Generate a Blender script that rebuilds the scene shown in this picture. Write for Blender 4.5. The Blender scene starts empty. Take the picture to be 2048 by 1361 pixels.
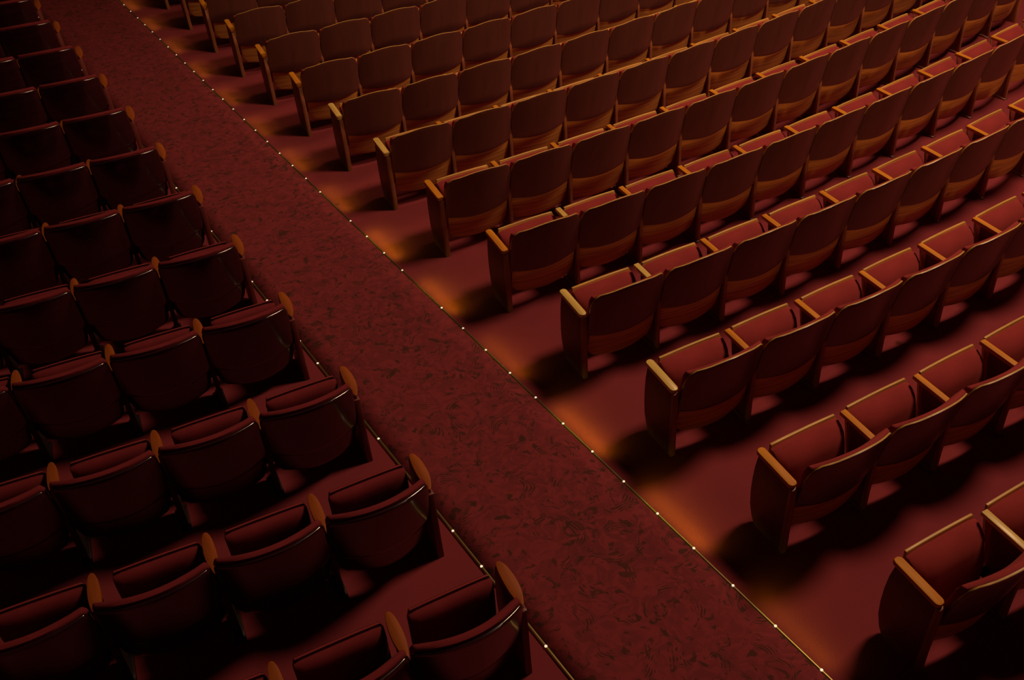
import bpy, bmesh, math, random
from mathutils import Matrix, Vector
import numpy as np

random.seed(7)
sc = bpy.context.scene
col = sc.collection

# ------------------------------------------------------------------ camera
CAM_POS = (0.978, -15.2244, 4.3154)
CAM_ROT = ((0.999474, 0.028415, -0.015618), (-0.030954, 0.692763, -0.7205), (-0.009654, 0.720605, 0.693279))
cam_data = bpy.data.cameras.new('camera')
cam_data.sensor_width = 36.0
cam_data.lens = 1861.26 / 2048 * 36.0
cam_data.clip_start = 0.05
cam = bpy.data.objects.new('camera', cam_data)
cam.matrix_world = Matrix.Translation(CAM_POS) @ Matrix(CAM_ROT).to_4x4()
col.objects.link(cam)
sc.camera = cam

# ------------------------------------------------------------------ view, world, lights
sc.view_settings.view_transform = 'Standard'
sc.view_settings.look = 'None'
sc.view_settings.exposure = 0.0
sc.view_settings.gamma = 1.0
sc.view_settings.use_curve_mapping = False
world = bpy.data.worlds.new('world')
world.use_nodes = True
world.node_tree.nodes['Background'].inputs['Color'].default_value = (1.0, 0.40, 0.42, 1)
world.node_tree.nodes['Background'].inputs['Strength'].default_value = 0.012
sc.world = world


def spot(name, pos, target, power, color, size_deg, blend, radius):
    ld = bpy.data.lights.new(name, 'SPOT')
    ld.energy = power; ld.color = color
    ld.spot_size = math.radians(size_deg); ld.spot_blend = blend; ld.shadow_soft_size = radius
    o = bpy.data.objects.new(name, ld)
    o.location = pos
    o.rotation_euler = (Vector(target) - Vector(pos)).to_track_quat('-Z', 'Y').to_euler()
    col.objects.link(o)
    return o


# house spotlights hung above the stage side of the wide seating block
spot('house_spotlight', (6.55, -7.56, 9.3), (3.6, -8.4, 0.0), 2950, (1.0, 0.66, 0.38), 104, 1.0, 1.0)
spot('upper_house_spotlight', (3.2, -3.9, 9.0), (0.6, -4.6, -0.4), 800, (1.0, 0.64, 0.34), 66, 1.0, 0.8)
# second, weaker lamp behind the audience that brushes the seat backs further down
bal = spot('balcony_spotlight', (9.0, -19.0, 7.0), (3.0, -2.6, 2.2), 3900, (1.0, 0.55, 0.22), 63, 1.0, 0.6)
bal.scale = (1.0, 0.64, 1.0)          # barn doors: a wide, shallow beam

# ------------------------------------------------------------------ layout of the rows
K = 0.07958
rR, rL, dR, dL = 35.8313, 34.868, 0.8731, 0.8855
CR = (-12.8427, 19.0891)
CL = (-14.0376, 18.4159)
WR, WL = 0.56, 0.55
pR = [-4.855, -4.833, -4.816, -4.786, -4.76, -4.733, -4.702, -4.693, -4.674, -4.646, -4.62, -4.591, -4.564, -4.537, -4.51, -4.483, -4.456]
pL = [-7.102, -7.021, -6.934, -6.854, -6.777, -6.695, -6.624, -6.545, -6.47, -6.402, -6.339, -6.276, -6.213, -6.15]
sR = [0.012, 0.015, 0, 0.005, -0.015, -0.027, -0.029, -0.004, 0.007, 0.012, 0.005, 0.018, 0, 0, 0, 0, 0]
sL = [-0.019, 0.01, 0.022, -0.017, 0.001, 0.013, 0.008, -0.002, -0.002, -0.001, -0.013, 0, 0, 0]


def floor_z(x, y):
    return K * (math.hypot(x - CR[0], y - CR[1]) - rR)


def row_point(block, i, off):
    if block == 'R':
        rr, c = rR - (i - 1) * dR + sR[i - 1], CR
    else:
        rr, c = rL - (i - 1) * dL + sL[i - 1], CL
    th = math.atan2(-c[1], -c[0]) + off / rr
    x, y = c[0] + rr * math.cos(th), c[1] + rr * math.sin(th)
    return x, y, th


RINV = Matrix(CAM_ROT).transposed()


def project(p):
    v = RINV @ (Vector(p) - Vector(CAM_POS))
    if v.z > -0.3:
        return None
    return 1024 + 1861.26 * v.x / -v.z, 680.5 - 1861.26 * v.y / -v.z


# ------------------------------------------------------------------ materials
def new_mat(name):
    m = bpy.data.materials.new(name)
    m.use_nodes = True
    nt = m.node_tree
    return m, nt, nt.nodes['Principled BSDF']


def N(nt, t, **kw):
    n = nt.nodes.new(t)
    for k, v in kw.items():
        setattr(n, k, v)
    return n


def wood(name, c1, c2, rough=0.4, coat=0.0, coat_rough=0.1, scale=(3, 60, 60), axis=None, spec=0.5):
    m, nt, b = new_mat(name)
    tc = N(nt, 'ShaderNodeTexCoord'); mp = N(nt, 'ShaderNodeMapping')
    mp.inputs['Scale'].default_value = scale
    no = N(nt, 'ShaderNodeTexNoise'); no.inputs['Scale'].default_value = 1.0
    no.inputs['Detail'].default_value = 5; no.inputs['Distortion'].default_value = 0.6
    cr = N(nt, 'ShaderNodeValToRGB')
    cr.color_ramp.elements[0].position = 0.35; cr.color_ramp.elements[0].color = (*c1, 1)
    cr.color_ramp.elements[1].position = 0.68; cr.color_ramp.elements[1].color = (*c2, 1)
    bp = N(nt, 'ShaderNodeBump'); bp.inputs['Strength'].default_value = 0.2; bp.inputs['Distance'].default_value = 0.002
    oi = N(nt, 'ShaderNodeObjectInfo')
    ad = N(nt, 'ShaderNodeVectorMath', operation='ADD')
    nt.links.new(tc.outputs['Object'], mp.inputs['Vector'])
    nt.links.new(mp.outputs[0], ad.inputs[0]); nt.links.new(oi.outputs['Random'], ad.inputs[1])
    nt.links.new(ad.outputs[0], no.inputs['Vector'])
    nt.links.new(no.outputs['Fac'], cr.inputs[0]); nt.links.new(cr.outputs[0], b.inputs['Base Color'])
    nt.links.new(no.outputs['Fac'], bp.inputs['Height']); nt.links.new(bp.outputs[0], b.inputs['Normal'])
    b.inputs['Roughness'].default_value = rough
    b.inputs['Coat Weight'].default_value = coat; b.inputs['Coat Roughness'].default_value = coat_rough
    b.inputs['Specular IOR Level'].default_value = spec
    return m


def fabric(name, c1, c2, scale=90, rough=0.95, sheen=0.15):
    m, nt, b = new_mat(name)
    tc = N(nt, 'ShaderNodeTexCoord')
    no = N(nt, 'ShaderNodeTexNoise'); no.inputs['Scale'].default_value = 7; no.inputs['Detail'].default_value = 4
    n2 = N(nt, 'ShaderNodeTexNoise'); n2.inputs['Scale'].default_value = scale * 4; n2.inputs['Detail'].default_value = 2
    cr = N(nt, 'ShaderNodeValToRGB')
    cr.color_ramp.elements[0].position = 0.3; cr.color_ramp.elements[0].color = (*c1, 1)
    cr.color_ramp.elements[1].position = 0.7; cr.color_ramp.elements[1].color = (*c2, 1)
    bp = N(nt, 'ShaderNodeBump'); bp.inputs['Strength'].default_value = 0.25; bp.inputs['Distance'].default_value = 0.002
    nt.links.new(tc.outputs['Object'], no.inputs['Vector']); nt.links.new(tc.outputs['Object'], n2.inputs['Vector'])
    nt.links.new(no.outputs['Fac'], cr.inputs[0]); nt.links.new(cr.outputs[0], b.inputs['Base Color'])
    nt.links.new(n2.outputs['Fac'], bp.inputs['Height']); nt.links.new(bp.outputs[0], b.inputs['Normal'])
    b.inputs['Roughness'].default_value = rough
    b.inputs['Specular IOR Level'].default_value = 0.2
    b.inputs['Sheen Weight'].default_value = sheen
    b.inputs['Sheen Tint'].default_value = (0.9, 0.2, 0.15, 1)
    return m


def plain(name, c, rough=0.5, metal=0.0, spec=0.5):
    m, nt, b = new_mat(name)
    tc = N(nt, 'ShaderNodeTexCoord')
    no = N(nt, 'ShaderNodeTexNoise'); no.inputs['Scale'].default_value = 25; no.inputs['Detail'].default_value = 3
    cr = N(nt, 'ShaderNodeValToRGB')
    cr.color_ramp.elements[0].color = (*[v * 0.8 for v in c], 1); cr.color_ramp.elements[1].color = (*[min(1, v * 1.2) for v in c], 1)
    nt.links.new(tc.outputs['Object'], no.inputs['Vector'])
    nt.links.new(no.outputs['Fac'], cr.inputs[0]); nt.links.new(cr.outputs[0], b.inputs['Base Color'])
    b.inputs['Roughness'].default_value = rough; b.inputs['Metallic'].default_value = metal
    b.inputs['Specular IOR Level'].default_value = spec
    return m


M = {}
M['shell'] = wood('dark_veneer', (0.088, 0.026, 0.022), (0.110, 0.031, 0.026), 0.38, 0.35, 0.2, (14, 6, 2))
M['ply_edge'] = wood('ply_edge', (0.48, 0.25, 0.055), (0.66, 0.36, 0.08), 0.5, 0.1, 0.25, (6, 6, 90), spec=0.3)
M['pale_ply'] = wood('pale_ply', (0.38, 0.155, 0.035), (0.74, 0.32, 0.075), 0.42, 0.2, 0.25, (1.5, 6, 45))
M['arm_wood'] = wood('arm_wood', (0.50, 0.165, 0.010), (0.68, 0.25, 0.018), 0.55, 0.0, 0.3, (45, 4, 10), spec=0.2)
M['arm_glare'] = wood('arm_wood_glare', (0.60, 0.37, 0.09), (0.80, 0.53, 0.15), 0.4, 0.25, 0.3, (45, 4, 10), spec=0.35)  # glare on some armrests, painted as a paler wood colour
M['arm_wood_red'] = wood('arm_wood_reddish', (0.27, 0.060, 0.008), (0.37, 0.083, 0.012), 0.55, 0.0, 0.3, (45, 4, 10), spec=0.2)
M['panel'] = wood('end_panel_wood', (0.11, 0.020, 0.018), (0.16, 0.030, 0.024), 0.55, 0.1, 0.3, (8, 8, 3))
M['panel_lit'] = wood('end_panel_lit', (0.15, 0.022, 0.022), (0.20, 0.032, 0.030), 0.55, 0.1, 0.3, (8, 8, 3))  # end panel tone brightened: light on its outer face put into the colour
M['post'] = wood('post_wood', (0.24, 0.07, 0.03), (0.36, 0.12, 0.05), 0.5, 0.1, 0.3, (30, 30, 3))
M['fabric'] = fabric('red_mohair', (0.24, 0.026, 0.028), (0.31, 0.034, 0.036))
M['fabric_shaded'] = fabric('shaded_red_mohair', (0.16, 0.016, 0.022), (0.21, 0.021, 0.028), sheen=0.05)  # red mohair darkened: the shadowed block's weaker light put into the colour
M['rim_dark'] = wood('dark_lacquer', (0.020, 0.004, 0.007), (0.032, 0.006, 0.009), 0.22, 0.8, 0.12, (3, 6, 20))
M['iron'] = plain('dark_iron', (0.03, 0.018, 0.016), 0.5, 0.6)
M['brass'] = plain('worn_brass', (0.34, 0.22, 0.085), 0.40, 0.9)
M['rubber'] = plain('olive_rubber', (0.055, 0.035, 0.012), 0.55)


def emit_mat():
    m, nt, b = new_mat('led_glow')
    b.inputs['Base Color'].default_value = (0.8, 0.75, 0.65, 1)
    b.inputs['Emission Color'].default_value = (1.0, 0.78, 0.52, 1)
    b.inputs['Emission Strength'].default_value = 0.85
    return m


M['led'] = emit_mat()


def floor_mat():
    m, nt, b = new_mat('plain_red_carpet')
    tc = N(nt, 'ShaderNodeTexCoord')
    n1 = N(nt, 'ShaderNodeTexNoise'); n1.inputs['Scale'].default_value = 1.6; n1.inputs['Detail'].default_value = 5
    cr = N(nt, 'ShaderNodeValToRGB')
    cr.color_ramp.elements[0].position = 0.3; cr.color_ramp.elements[0].color = (0.18, 0.024, 0.034, 1)
    cr.color_ramp.elements[1].position = 0.7; cr.color_ramp.elements[1].color = (0.225, 0.029, 0.038, 1)
    # small dark spots trodden into the pile
    v = N(nt, 'ShaderNodeTexVoronoi'); v.inputs['Scale'].default_value = 2.2
    ms = N(nt, 'ShaderNodeMapRange'); ms.inputs['From Min'].default_value = 0.03; ms.inputs['From Max'].default_value = 0.075
    mix = N(nt, 'ShaderNodeMix', data_type='RGBA'); mix.inputs['A'].default_value = (0.09, 0.016, 0.012, 1)
    n3 = N(nt, 'ShaderNodeTexNoise'); n3.inputs['Scale'].default_value = 420; n3.inputs['Detail'].default_value = 2
    bp = N(nt, 'ShaderNodeBump'); bp.inputs['Strength'].default_value = 0.35; bp.inputs['Distance'].default_value = 0.003
    for n in (n1, v, n3):
        nt.links.new(tc.outputs['Object'], n.inputs['Vector'])
    nt.links.new(n1.outputs['Fac'], cr.inputs[0])
    nt.links.new(v.outputs['Distance'], ms.inputs['Value'])
    nt.links.new(ms.outputs[0], mix.inputs['Factor']); nt.links.new(cr.outputs[0], mix.inputs['B'])
    nt.links.new(mix.outputs['Result'], b.inputs['Base Color'])
    nt.links.new(n3.outputs['Fac'], bp.inputs['Height']); nt.links.new(bp.outputs[0], b.inputs['Normal'])
    b.inputs['Roughness'].default_value = 0.95; b.inputs['Specular IOR Level'].default_value = 0.15
    return m


def aisle_mat():
    """woven foliage pattern: sprigs of leaflets curling about scattered centres"""
    m, nt, b = new_mat('foliage_carpet')
    L = nt.links.new

    def math_(op, a, b_=None, c=None):
        n = N(nt, 'ShaderNodeMath', operation=op)
        for k, v in enumerate((a, b_, c)):
            if v is None:
                continue
            if isinstance(v, (int, float)):
                n.inputs[k].default_value = v
            else:
                L(v, n.inputs[k])
        return n.outputs[0]

    tc = N(nt, 'ShaderNodeTexCoord')
    warp = N(nt, 'ShaderNodeTexNoise'); warp.inputs['Scale'].default_value = 5.0; warp.inputs['Detail'].default_value = 2
    L(tc.outputs['Object'], warp.inputs['Vector'])
    sub = N(nt, 'ShaderNodeVectorMath', operation='SUBTRACT'); L(warp.outputs['Color'], sub.inputs[0]); sub.inputs[1].default_value = (.5, .5, .5)
    scl = N(nt, 'ShaderNodeVectorMath', operation='SCALE'); L(sub.outputs[0], scl.inputs[0]); scl.inputs['Scale'].default_value = 0.10
    add = N(nt, 'ShaderNodeVectorMath', operation='ADD'); L(tc.outputs['Object'], add.inputs[0]); L(scl.outputs[0], add.inputs[1])
    flat = N(nt, 'ShaderNodeVectorMath', operation='MULTIPLY'); L(add.outputs[0], flat.inputs[0]); flat.inputs[1].default_value = (1, 1, 0)

    def sprigs(scale, offset, nleaf, twist, r0, r1, width, cut):
        sh = N(nt, 'ShaderNodeVectorMath', operation='ADD'); L(flat.outputs[0], sh.inputs[0]); sh.inputs[1].default_value = offset
        v = N(nt, 'ShaderNodeTexVoronoi', voronoi_dimensions='2D'); v.inputs['Scale'].default_value = scale
        L(sh.outputs[0], v.inputs['Vector'])
        loc = N(nt, 'ShaderNodeVectorMath', operation='SUBTRACT'); L(sh.outputs[0], loc.inputs[0]); L(v.outputs['Position'], loc.inputs[1])
        sp = N(nt, 'ShaderNodeSeparateXYZ'); L(loc.outputs[0], sp.inputs[0])
        sc_ = N(nt, 'ShaderNodeSeparateColor'); L(v.outputs['Color'], sc_.inputs[0])
        ang = math_('ARCTAN2', sp.outputs['Y'], sp.outputs['X'])
        r = v.outputs['Distance']
        ph = math_('MULTIPLY', sc_.outputs[0], 6.283)
        a2 = math_('ADD', ang, ph)
        # curling stem: one arm of a spiral
        st = math_('ADD', a2, math_('MULTIPLY', r, twist))
        lf = math_('SINE', math_('ADD', math_('MULTIPLY', st, nleaf), math_('MULTIPLY', r, 55.0)))
        leaf = math_('GREATER_THAN', lf, cut)
        arm = math_('GREATER_THAN', math_('COSINE', st), 1 - width)
        band = math_('MULTIPLY', math_('GREATER_THAN', r, r0), math_('LESS_THAN', r, r1))
        return math_('MULTIPLY', math_('MULTIPLY', leaf, arm), band)

    def soft(x, lo, hi):
        n = N(nt, 'ShaderNodeMapRange', interpolation_type='SMOOTHSTEP')
        n.inputs['From Min'].default_value = lo; n.inputs['From Max'].default_value = hi
        L(x, n.inputs['Value'])
        return n.outputs[0]

    def noise(scale, detail, dist, off=(0, 0, 0)):
        ad = N(nt, 'ShaderNodeVectorMath', operation='ADD'); L(flat.outputs[0], ad.inputs[0]); ad.inputs[1].default_value = off
        n = N(nt, 'ShaderNodeTexNoise'); n.inputs['Scale'].default_value = scale; n.inputs['Detail'].default_value = detail
        n.inputs['Distortion'].default_value = dist
        L(ad.outputs[0], n.inputs['Vector'])
        return n.outputs['Fac']
    dark = sprigs(3.4, (0.3, 0.1, 0), 7, 8.0, 0.06, 0.75, 0.62, 0.0)
    dark2 = sprigs(4.6, (4.7, 2.2, 0), 6, -10.0, 0.06, 0.6, 0.45, 0.1)
    marks = math_('MULTIPLY', math_('MAXIMUM', dark, dark2), soft(noise(10, 2, 1.4), 0.48, 0.58))
    loose = math_('MULTIPLY', soft(noise(8.5, 2, 2.2, (5, 3, 0)), 0.61, 0.70), 0.9)
    dk = math_('MAXIMUM', marks, loose)
    strokes = soft(noise(7.5, 3, 2.6, (2, 9, 0)), 0.40, 0.62)       # long curling leaves, slightly lighter
    cr = N(nt, 'ShaderNodeValToRGB')
    cr.color_ramp.elements[0].position = 0.3; cr.color_ramp.elements[0].color = (0.150, 0.022, 0.028, 1)
    cr.color_ramp.elements[1].position = 0.7; cr.color_ramp.elements[1].color = (0.185, 0.026, 0.032, 1)
    L(noise(2.5, 4, 0.5), cr.inputs[0])
    m1 = N(nt, 'ShaderNodeMix', data_type='RGBA'); L(cr.outputs[0], m1.inputs['A']); m1.inputs['B'].default_value = (0.235, 0.030, 0.038, 1)
    L(math_('MULTIPLY', strokes, 0.8), m1.inputs['Factor'])
    m2 = N(nt, 'ShaderNodeMix', data_type='RGBA'); L(m1.outputs['Result'], m2.inputs['A']); m2.inputs['B'].default_value = (0.030, 0.020, 0.010, 1)
    L(math_('MULTIPLY', dk, 0.72), m2.inputs['Factor'])
    L(m2.outputs['Result'], b.inputs['Base Color'])
    n3 = N(nt, 'ShaderNodeTexNoise'); n3.inputs['Scale'].default_value = 420; n3.inputs['Detail'].default_value = 2
    L(tc.outputs['Object'], n3.inputs['Vector'])
    bp = N(nt, 'ShaderNodeBump'); bp.inputs['Strength'].default_value = 0.35; bp.inputs['Distance'].default_value = 0.003
    L(n3.outputs['Fac'], bp.inputs['Height']); L(bp.outputs[0], b.inputs['Normal'])
    b.inputs['Roughness'].default_value = 0.95; b.inputs['Specular IOR Level'].default_value = 0.15
    return m


M['floor'] = floor_mat()
M['aisle'] = aisle_mat()


# ------------------------------------------------------------------ helpers
def link_mesh(name, mesh, parent=None):
    o = bpy.data.objects.new(name, mesh)
    col.objects.link(o)
    if parent:
        o.parent = parent
    return o


def mesh_from(name, verts, faces, mats, fmat=None, smooth=True, sharp_deg=40):
    me = bpy.data.meshes.new(name)
    me.from_pydata([tuple(v) for v in verts], [], faces)
    for m in mats:
        me.materials.append(m)
    if fmat:
        for p, k in zip(me.polygons, fmat):
            p.material_index = k
    bm = bmesh.new(); bm.from_mesh(me)
    bmesh.ops.recalc_face_normals(bm, faces=bm.faces)
    bm.to_mesh(me); bm.free()
    me.update()
    if smooth:
        me.polygons.foreach_set('use_smooth', [True] * len(me.polygons))
        me.set_sharp_from_angle(angle=math.radians(sharp_deg))
    return me


def curved_sheet(name, outline, fy, thick, nu, nv, mats, edge_mat=1, bulge=0.0, roll=0, side_from=None):
    """A bent plate. outline(v)->(u0,u1,h) lines, v in 0..1 bottom to top; h may be a function of u.
    fy(u,h) = forward position of its rear face."""
    back, front = [], []
    for j in range(nv + 1):
        v = j / nv
        for i in range(nu + 1):
            s = i / nu
            u, h = outline(s, v)
            y = fy(u, h)
            back.append(Vector((u, y, h)))
            e = max(abs(2 * s - 1), abs(2 * v - 1))
            b = bulge * (1 - e ** 4) if bulge else 0
            front.append(Vector((u, y + thick + b, h)))
    n = (nu + 1) * (nv + 1)
    verts = back + front
    faces, fm = [], []
    idx = lambda i, j: j * (nu + 1) + i
    for j in range(nv):
        for i in range(nu):
            faces.append((idx(i, j), idx(i + 1, j), idx(i + 1, j + 1), idx(i, j + 1))); fm.append(0)
            faces.append((n + idx(i, j), n + idx(i, j + 1), n + idx(i + 1, j + 1), n + idx(i + 1, j))); fm.append(0)
    ring = [idx(i, 0) for i in range(nu)] + [idx(nu, j) for j in range(nv)] + [idx(i, nv) for i in range(nu, 0, -1)] + [idx(0, j) for j in range(nv, 0, -1)]
    for k, a in enumerate(ring):
        b_ = ring[(k + 1) % len(ring)]
        faces.append((a, b_, n + b_, n + a))
        low = side_from is not None and max(verts[a].z, verts[b_].z) < side_from
        fm.append(0 if low else edge_mat)
    me = mesh_from(name, verts, faces, mats, fm)
    if roll:
        bm = bmesh.new(); bm.from_mesh(me)
        es = [e for e in bm.edges if len(e.link_faces) == 2 and e.calc_face_angle(0) > math.radians(50)]
        bmesh.ops.bevel(bm, geom=es, offset=roll, segments=2, affect='EDGES', profile=0.6, clamp_overlap=True)
        bm.to_mesh(me); bm.free()
        me.polygons.foreach_set('use_smooth', [True] * len(me.polygons))
        me.set_sharp_from_angle(angle=math.radians(60))
    return me


def prism(name, pts, axis, a, b, mats, bevel=0.0, seg=2, fmat=None):
    """extrude the closed outline pts (2-D) along axis ('x': pts are (y,z); 'z': pts are (x,y)) from a to b"""
    n = len(pts)
    def V(p, t):
        return (t, p[0], p[1]) if axis == 'x' else (p[0], p[1], t)
    verts = [V(p, a) for p in pts] + [V(p, b) for p in pts]
    faces = [tuple(range(n)), tuple(range(2 * n - 1, n - 1, -1))] + [(k, (k + 1) % n, n + (k + 1) % n, n + k) for k in range(n)]
    me = mesh_from(name, verts, faces, mats, None)
    if bevel:
        bm = bmesh.new(); bm.from_mesh(me)
        es = [e for e in bm.edges if e.calc_face_angle(0) > math.radians(35)]
        bmesh.ops.bevel(bm, geom=es, offset=bevel, segments=seg, affect='EDGES', profile=0.5, clamp_overlap=True)
        bm.to_mesh(me); bm.free()
        me.polygons.foreach_set('use_smooth', [True] * len(me.polygons))
        me.set_sharp_from_angle(angle=math.radians(40))
    return me


# ------------------------------------------------------------------ seat pieces (meshes shared by all seats)
def ssign(x, p):
    return math.copysign(abs(x) ** p, x)


def back_fy(sag, lean, h0=0.13, hw=0.27):
    return lambda u, h: -sag * (1 - min(1.3, (u / hw) ** 2)) - lean * (h - h0) / 0.6


def shell_outline(hb, top_end, crown, hw, cr_w, cr_h, bot_drop, brw=0.0, brh=0.0):
    """upper outline: width hw, corners rounded over cr_w x cr_h, crowned top"""
    def f(s, v):
        x = 2 * s - 1
        # warp v so that rows gather at the rounded corners
        top = top_end + crown * (1 - x * x)
        bot = hb - bot_drop * (1 - x * x)
        h = bot + (top - bot) * v
        # width at that height
        d = (top_end + crown * 0.3) - h
        w = hw
        if d < cr_h:
            t = max(0.0, min(1.0, 1 - d / cr_h))
            w = hw - cr_w * (1 - math.sqrt(max(0, 1 - t ** 2.4)))
        if brh:
            d2 = h - (hb - bot_drop)
            if d2 < brh:
                t = max(0.0, min(1.0, 1 - d2 / brh))
                w = min(w, hw - brw * (1 - math.sqrt(max(0, 1 - t ** 2.2))))
        return x * w, h
    return f


SEAT = {}


def build_meshes(kind):
    d = {}
    W = WR if kind == 'R' else WL
    if kind == 'R':
        sag, lean, top_end, crown = 0.050, 0.058, 0.708, 0.036
        shell_m, edge_m = M['shell'], M['ply_edge']
    else:
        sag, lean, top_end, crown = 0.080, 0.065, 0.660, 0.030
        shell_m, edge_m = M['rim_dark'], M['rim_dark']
    fy = back_fy(sag, lean)
    hw = W / 2 - 0.003
    if kind == 'R':
        d['back_shell'] = curved_sheet('back_shell', shell_outline(0.345, top_end, crown, hw, 0.085, 0.14, 0.025), fy, 0.015, 16, 14, [shell_m, edge_m], 1, roll=0.003, side_from=0.615)
    else:
        d['back_shell'] = curved_sheet('back_shell', shell_outline(0.315, top_end, crown, hw, 0.035, 0.07, 0.02), fy, 0.022, 20, 12, [shell_m, edge_m], 1, roll=0.009)
    fy2 = lambda u, h: fy(u, h) + 0.010
    lowm = M['pale_ply'] if kind == 'R' else M['rim_dark']
    d['lower_back_panel'] = curved_sheet('lower_back_panel', shell_outline(0.135 if kind == 'R' else 0.15, 0.36, -0.015, hw - 0.020, 0.0, 0.001, 0.02, 0.10, 0.11), fy2, 0.013, 14, 8, [lowm, lowm], 1, roll=0.002)
    fy3 = lambda u, h: fy(u, h) + 0.015
    if kind == 'R':
        d['back_cushion'] = curved_sheet('back_cushion', shell_outline(0.22, top_end - 0.026, crown * 0.9, hw - 0.004, 0.030, 0.045, 0.0), fy3, 0.030, 12, 10, [M['fabric']], 0, bulge=0.03, roll=0.010)
    else:
        d['back_cushion'] = curved_sheet('back_cushion', shell_outline(0.22, top_end + 0.020, crown * 0.9, hw - 0.006, 0.030, 0.06, 0.0), lambda u, h: fy(u, h) + 0.017, 0.036, 12, 10, [M['fabric_shaded']], 0, bulge=0.03, roll=0.014)
    # folded-up seat: pan at the front, cushion behind it
    T = Vector((0, 0.155, 0.345)).normalized()     # direction up along the folded seat
    tilt = math.atan2(0.115, 0.385)
    ph = (lambda h: 0.175 + (h - 0.10) * (0.125 / 0.37)) if kind == 'R' else (lambda h: 0.215 + (h - 0.10) * 0.05)      # forward position of the pan's front face
    pt = 0.488 if kind == 'R' else 0.515
    su, hwc = (0.018, 0.232) if kind == 'R' else (0.025, 0.212)
    pe = M['ply_edge'] if kind == 'R' else M['fabric']
    d['seat_pan'] = curved_sheet('seat_pan', shell_outline(0.105, pt if kind == 'R' else pt - 0.002, 0.004, hwc + 0.004, 0.018, 0.03, 0.01, 0.04, 0.05), lambda u, h: ph(h) - 0.016, 0.015, 10, 8, [M['pale_ply'] if kind == 'R' else M['rim_dark'], pe], 1, roll=0.003)
    # cushion: thickest near the top, soft rounded ridge towards the sitter
    nu, nv = 12, 12
    verts, faces = [], []
    prof = []   # (y offset back from pan, h) closed loop from top front going back and down
    topc = pt - 0.012
    loop = [(0.0, topc), (0.03, topc + 0.004), (0.065, topc - 0.012), (0.095, topc - 0.040), (0.105, topc - 0.085), (0.105, topc - 0.16), (0.100, topc - 0.25), (0.085, topc - 0.31), (0.05, topc - 0.335), (0.0, topc - 0.335)] if kind == 'R' else \
        [(0.0, topc), (0.018, topc + 0.002), (0.040, topc - 0.012), (0.052, topc - 0.040), (0.056, topc - 0.085), (0.056, topc - 0.16), (0.055, topc - 0.25), (0.048, topc - 0.31), (0.03, topc - 0.335), (0.0, topc - 0.335)]
    xs = [-1, -0.985, -0.94, -0.8, -0.5, 0, 0.5, 0.8, 0.94, 0.985, 1]
    for x in xs:
        e = 1 - abs(x) ** 10 * 0.35
        for (dy, h) in loop:
            hh = topc - 0.17 + (h - (topc - 0.17)) * (0.93 + 0.07 * (1 - abs(x) ** 8))
            y = ph(hh) - 0.016 - dy * e
            verts.append((x * hwc, y, hh))
    m_ = len(loop)
    for a in range(len(xs) - 1):
        for b_ in range(m_):
            faces.append((a * m_ + b_, a * m_ + (b_ + 1) % m_, (a + 1) * m_ + (b_ + 1) % m_, (a + 1) * m_ + b_))
    faces.append(tuple(range(m_))); faces.append(tuple(range((len(xs) - 1) * m_, len(xs) * m_)))
    d['seat_cushion'] = mesh_from('seat_cushion', verts, faces, [M['fabric'] if kind == 'R' else M['fabric_shaded']], None, True, 70)
    d['su'] = su
    # armrests (local origin on the standard's line, y=0 at the back tip)
    def pad(w, l, rnd, z0=0.500, th=0.028, oval=False, lm=None, inner=1.0):
        pts = []
        n = 10
        if oval:
            for k in range(36):
                a = 2 * math.pi * k / 36
                # blunt front, pointed rear
                x = w / 2 * ssign(math.sin(a), 0.85)
                y = math.cos(a)
                xx = x * (1.0 if y > 0 else (1 - 0.45 * y * y))
                if xx < 0:
                    xx *= inner
                pts.append((xx, l / 2 + l / 2 * ssign(y, 0.95)))
        else:
            r = rnd
            for (cx, cy, a0) in ((w / 2 - r, l - r, 0), (-w / 2 + r, l - r, 90), (-w / 2 + r, r, 180), (w / 2 - r, r, 270)):
                for k in range(7):
                    a = math.radians(a0 + 15 * k)
                    pts.append((cx + r * math.cos(a), cy + r * math.sin(a)))
        return prism('armrest', pts, 'z', z0, z0 + th, [lm or M['arm_wood']], 0.006, 2)
    if kind == 'R':
        d['armrest_end'] = pad(0.052, 0.285, 0.024)
        d['armrest'] = pad(0.042, 0.275, 0.006)
        d['armrest_end_pale'] = pad(0.052, 0.285, 0.024, lm=M['arm_glare'])
        d['armrest_pale'] = pad(0.042, 0.275, 0.006, lm=M['arm_glare'])
    else:
        d['armrest_end'] = pad(0.082, 0.270, 0, oval=True, lm=M['arm_wood_red'], inner=0.55)
        d['armrest'] = pad(0.060, 0.262, 0, oval=True, lm=M['arm_wood_red'])
    # end panel outline (y,z)
    fl = lambda y: -K * y - 0.012
    ep = [(-0.062, fl(-0.062)), (0.0, fl(0)), (0.10, fl(.1)), (0.165, fl(.165) + 0.005), (0.205, 0.035), (0.235, 0.11), (0.253, 0.20), (0.264, 0.30), (0.268, 0.40), (0.262, 0.502), (0.005, 0.502), (-0.012, 0.40), (-0.030, 0.25), (-0.050, 0.09)]
    d['end_panel'] = prism('end_panel', ep, 'x', -0.017, 0.017, [M['panel'] if kind == 'R' else M['panel_lit']], 0.006, 2)
    st = [(-0.05, fl(-0.05)), (0.085, fl(.085)), (0.11, 0.10), (0.14, 0.25), (0.19, 0.42), (0.20, 0.502), (0.005, 0.502), (-0.012, 0.40), (-0.03, 0.25)]
    d['standard'] = prism('standard', st, 'x', -0.011, 0.011, [M['iron'] if kind == 'L' else M['panel']], 0.003, 1)
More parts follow.
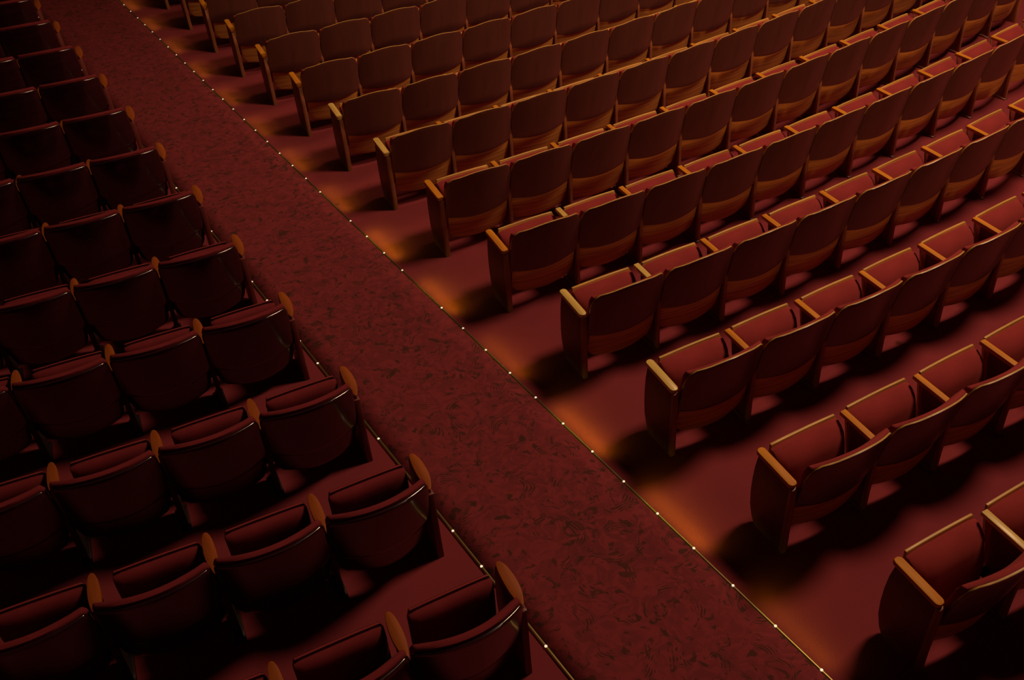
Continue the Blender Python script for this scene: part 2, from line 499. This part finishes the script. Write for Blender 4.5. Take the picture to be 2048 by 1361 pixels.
    post = [(-0.072, fl(-0.072) - 0.002), (-0.040, fl(-.04) - 0.002), (-0.022, 0.15), (-0.006, 0.30), (0.014, 0.499), (-0.012, 0.499), (-0.028, 0.35), (-0.050, 0.15)]
    d['rear_post'] = prism('rear_post', post, 'x', -0.015, 0.015, [M['post'] if kind == 'R' else M['iron']], 0.004, 2)
    d['rear_post_end'] = prism('rear_post', post, 'x', -0.018, 0.018, [M['post'] if kind == 'R' else M['panel_lit']], 0.004, 2)
    # floor foot with a bolt head
    ft = [(-0.09, fl(-0.09)), (0.12, fl(.12)), (0.115, 0.006), (0.06, 0.022), (-0.02, 0.024), (-0.075, 0.020)]
    d['foot'] = prism('foot', ft, 'x', -0.026, 0.026, [M['iron'] if kind == 'L' else M['panel']], 0.005, 1)
    # hinge pivots either side of the folding seat
    bm = bmesh.new()
    bmesh.ops.create_cone(bm, cap_ends=True, segments=12, radius1=0.022, radius2=0.022, depth=0.045,
                          matrix=Matrix.Translation((0, 0.12, 0.215)) @ Matrix.Rotation(math.pi / 2, 4, 'Y'))
    me = bpy.data.meshes.new('hinge'); bm.to_mesh(me); bm.free(); me.materials.append(M['iron'])
    d['hinge'] = me
    return d


SEAT['R'] = build_meshes('R')
SEAT['L'] = build_meshes('L')

ORD = ['zeroth', 'first', 'second', 'third', 'fourth', 'fifth', 'sixth', 'seventh', 'eighth', 'ninth', 'tenth', 'eleventh',
       'twelfth', 'thirteenth', 'fourteenth', 'fifteenth', 'sixteenth', 'seventeenth']
BOTTOM = {1: 'bottom', }


def seat_label(block, i, j, last):
    row = 'bottom' if i == 1 else ORD[i]
    if block == 'R':
        kind = 'wood-edged red folding seat'
        where = 'bottom lit row' if i == 1 else f'{row} lit row up'
    else:
        kind = 'dark lacquer-backed folding seat'
        where = 'bottom shadowed row' if i == 1 else f'{row} shadowed row up'
    if j == 0:
        return f'{kind} with end panel beside the aisle, {where}'
    if last:
        return f'{kind} ending the {where} away from the aisle'
    return f'{kind}, {ORD[j + 1]} from the aisle, {where}'


GLARE_ARMS = {(3, 0), (4, 0), (4, 1), (7, 0), (8, 0), (8, 2), (5, 1), (1, 1)}  # armrests that carry the painted glare


def make_seat(block, i, j, last=False):
    d = SEAT[block]
    W = WR if block == 'R' else WL
    s = 1 if block == 'R' else -1
    off = (pR if block == 'R' else pL)[i - 1] + s * (j + 0.5) * W
    x, y, th = row_point(block, i, off)
    z = floor_z(x, y) + (0.010 if block == 'L' else 0.0)
    root = bpy.data.objects.new('theatre_seat', None)
    root.empty_display_size = 0.1
    root.location = (x, y, z)
    root.rotation_euler = (0, 0, th + math.pi / 2)
    root['label'] = seat_label(block, i, j, last)
    root['category'] = 'seat'
    root['group'] = 'folding seats of the lit block' if block == 'R' else 'folding seats of the shadowed block'
    col.objects.link(root)

    def part(name, mesh, px=0.0, parent=None):
        o = bpy.data.objects.new(name, mesh)
        o.parent = parent or root
        o.location = (px, 0, 0)
        col.objects.link(o)
        return o
    part('back_shell', d['back_shell']); part('lower_back_panel', d['lower_back_panel']); part('back_cushion', d['back_cushion'])
    pan = part('seat_pan', d['seat_pan'], d['su'])
    # folding seats never settle at quite the same angle
    pan.rotation_euler = (random.uniform(-0.022, 0.022), 0, 0)
    part('seat_cushion', d['seat_cushion'], 0, pan)
    for q in (-1, 1):
        part('hinge', d['hinge'], q * (W / 2 - 0.030))
    side = -s * W / 2

    def upright(px, end):
        nm = 'end_panel' if end else 'standard'
        p = part(nm, d[nm], px)
        part('rear_post', d['rear_post_end' if end else 'rear_post'], px)
        if not end:
            part('foot', d['foot'], px)
        am = 'armrest_end' if end else 'armrest'
        if block == 'R' and (i, j) in GLARE_ARMS:
            am += '_pale'
        part('armrest', d[am], px)
        return p
    upright(side - (s * 0.018 if j == 0 else 0), j == 0)
    if last:
        upright(-side, True)
    return root


def seat_visible(block, i, j, m=45):
    W = WR if block == 'R' else WL
    s = 1 if block == 'R' else -1
    o = (pR if block == 'R' else pL)[i - 1]
    for k in (0, 0.5, 1):
        x, y, th = row_point(block, i, o + s * (j + k) * W)
        for f, h in ((0, 0), (0, 0.75), (-0.27, 0.55), (0.1, 0.7)):
            X = (x + f * math.cos(th), y + f * math.sin(th), floor_z(x, y) + h)
            q = project(X)
            if q and -m < q[0] < 2048 + m and -m < q[1] < 1361 + m:
                return True
    return False


# ------------------------------------------------------------------ floor
def strip_point(side, t):
    """t metres along the aisle (measured in plan) from its upper end; side 'R' or 'L'"""
    a = Vector((-5.18, -1.055)) if side == 'R' else Vector((-6.34, -1.055))
    dvec = Vector((5.64, -8.85)).normalized()
    p = a + dvec * t
    return p


# strip lines:  R passes (-3.13,-4.27) and (2.51,-13.12);  L passes (-1.86,-8.12) and (1.29,-13.09)
DIR = Vector((5.64, -8.85)).normalized()
NRM = Vector((-DIR.y, DIR.x))            # towards the lit block
A_R = Vector((2.51, -13.12))
A_L = Vector((1.20, -12.95))


def on_strip(A, t, o=0.0):               # t: distance towards the stage from A
    p = A - DIR * t + NRM * o
    return p


def build_floor():
    n = 90
    xs = np.linspace(-14, 14, n); ys = np.linspace(-20, 6, n)
    verts = [(x, y, floor_z(x, y)) for y in ys for x in xs]
    faces = [(j * n + i, j * n + i + 1, (j + 1) * n + i + 1, (j + 1) * n + i) for j in range(n - 1) for i in range(n - 1)]
    me = mesh_from('floor', verts, faces, [M['floor']])
    o = link_mesh('floor', me); o['kind'] = 'structure'
    # patterned runner between the two light strips
    wA = (A_R - A_L).dot(NRM)
    verts, faces = [], []
    nl, nw = 120, 8
    for k in range(nl + 1):
        t = -3.0 + 20.0 * k / nl
        for q in range(nw + 1):
            p = on_strip(A_L, t, 0.012 + (wA - 0.024) * q / nw)
            verts.append((p.x, p.y, floor_z(p.x, p.y) + 0.006))
    for k in range(nl):
        for q in range(nw):
            a = k * (nw + 1) + q
            faces.append((a, a + 1, a + nw + 2, a + nw + 1))
    me = mesh_from('aisle_carpet', verts, faces, [M['aisle']])
    o = link_mesh('aisle_carpet', me)
    md = o.modifiers.new('pile', 'SOLIDIFY'); md.thickness = 0.006; md.offset = -1
    o['label'] = 'dark red foliage-patterned carpet running down the aisle between the brass strips'
    o['category'] = 'carpet'


build_floor()


def build_strip(A, side, label, missing):
    root = bpy.data.objects.new('light_strip', None)
    p0 = on_strip(A, 0)
    root.location = (p0.x, p0.y, floor_z(p0.x, p0.y))
    root['label'] = label; root['category'] = 'light strip'; root['group'] = 'aisle edge lights'
    col.objects.link(root)
    base = Vector(root.location)

    def extrude(name, prof, mat, zoff=0.0):
        verts, faces = [], []
        n = 100
        for k in range(n + 1):
            t = -3.0 + 20.0 * k / n
            for (o_, h) in prof:
                p = on_strip(A, t, o_)
                verts.append(Vector((p.x, p.y, floor_z(p.x, p.y) + h)) - base)
        m_ = len(prof)
        for k in range(n):
            for q in range(m_ - 1):
                a = k * m_ + q
                faces.append((a, a + 1, a + m_ + 1, a + m_))
        faces.append(tuple(range(m_))); faces.append(tuple(range(n * m_, (n + 1) * m_)))
        me = mesh_from(name, verts, faces, [mat], None, True, 35)
        return link_mesh(name, me, root)
    a = 1 if side == 'R' else -1          # a*offset>0 points away from the aisle
    w = 0.010
    extrude('brass_channel', [(w * math.cos(x) * a, 0.004 + 0.009 * math.sin(x)) for x in np.linspace(0, math.pi, 9)], M['brass'])
    wid = 0.022 if side == 'R' else 0.034
    extrude('rubber_edging', [(-a * 0.008, 0.0075), (-a * (0.010), 0.009), (-a * (0.010 + wid * 0.6), 0.0095), (-a * (0.010 + wid), 0.0065)], M['rubber'])
    # lamps
    me = bpy.data.meshes.new('led_lamp')
    bm = bmesh.new()
    bmesh.ops.create_uvsphere(bm, u_segments=12, v_segments=8, radius=0.008)
    for v in bm.verts:
        v.co.z *= 0.55; v.co.y *= 1.0
    bm.to_mesh(me); bm.free(); me.materials.append(M['led'])
    me.polygons.foreach_set('use_smooth', [True] * len(me.polygons))
    ts = np.arange(0, 48)
    for k in ts:
        t = (float(k)) * 0.3005 + (0.0 if side == 'R' else 0.04)
        if k in missing:
            continue
        p = on_strip(A, t)
        q = project((p.x, p.y, floor_z(p.x, p.y)))
        if q is None or not (-30 < q[0] < 2078 and -30 < q[1] < 1391):
            continue
        o = bpy.data.objects.new('led_lamp', me)
        o.parent = root
        o.location = Vector((p.x, p.y, floor_z(p.x, p.y) + 0.0125)) - base
        col.objects.link(o)
    return root


build_strip(A_R, 'R', 'thin brass strip with small white lamps along the lit block side of the aisle', {13 - 0, 18, })
build_strip(A_L, 'L', 'thin brass strip with small lamps between aisle carpet and shadowed seats', set())

# unseen fill lights added for amber pools on the carpet, one per row gap
for i in range(1, 17):
    rr = rR - (i - 0.55) * dR + 0.0
    # point of the strip at this radius
    best = min((abs(math.hypot(*(on_strip(A_R, t) - Vector(CR))) - rr), t) for t in np.arange(-2, 16, 0.02))
    p = on_strip(A_R, best[1], 0.035)
    ld = bpy.data.lights.new('amber_pool_fill', 'AREA')
    ld.shape = 'RECTANGLE'; ld.size = 0.5; ld.size_y = 0.03
    ld.energy = 0.30 * {1: .45, 2: 1.0, 3: 1.1, 4: .6, 5: 1.2, 6: 1.2, 7: .75, 8: .65}.get(i, 0.5); ld.color = (0.85, 1.0, 0.03); ld.spread = math.radians(130)
    o = bpy.data.objects.new('amber_pool_fill', ld)
    o.location = (p.x, p.y, floor_z(p.x, p.y) + 0.10)
    d3 = Vector((0.62 * NRM.x, 0.62 * NRM.y, -1.0)).normalized()
    z = -d3; xax = Vector((DIR.x, DIR.y, 0)); yax = z.cross(xax).normalized()
    o.rotation_euler = Matrix((xax, yax, z)).transposed().to_euler()
    col.objects.link(o)

# ------------------------------------------------------------------ seats
for i in range(1, 18):
    for j in range(13):
        if seat_visible('R', i, j):
            make_seat('R', i, j, last=(j == 12))
for i in range(1, 15):
    for j in range(14):
        if seat_visible('L', i, j):
            make_seat('L', i, j)
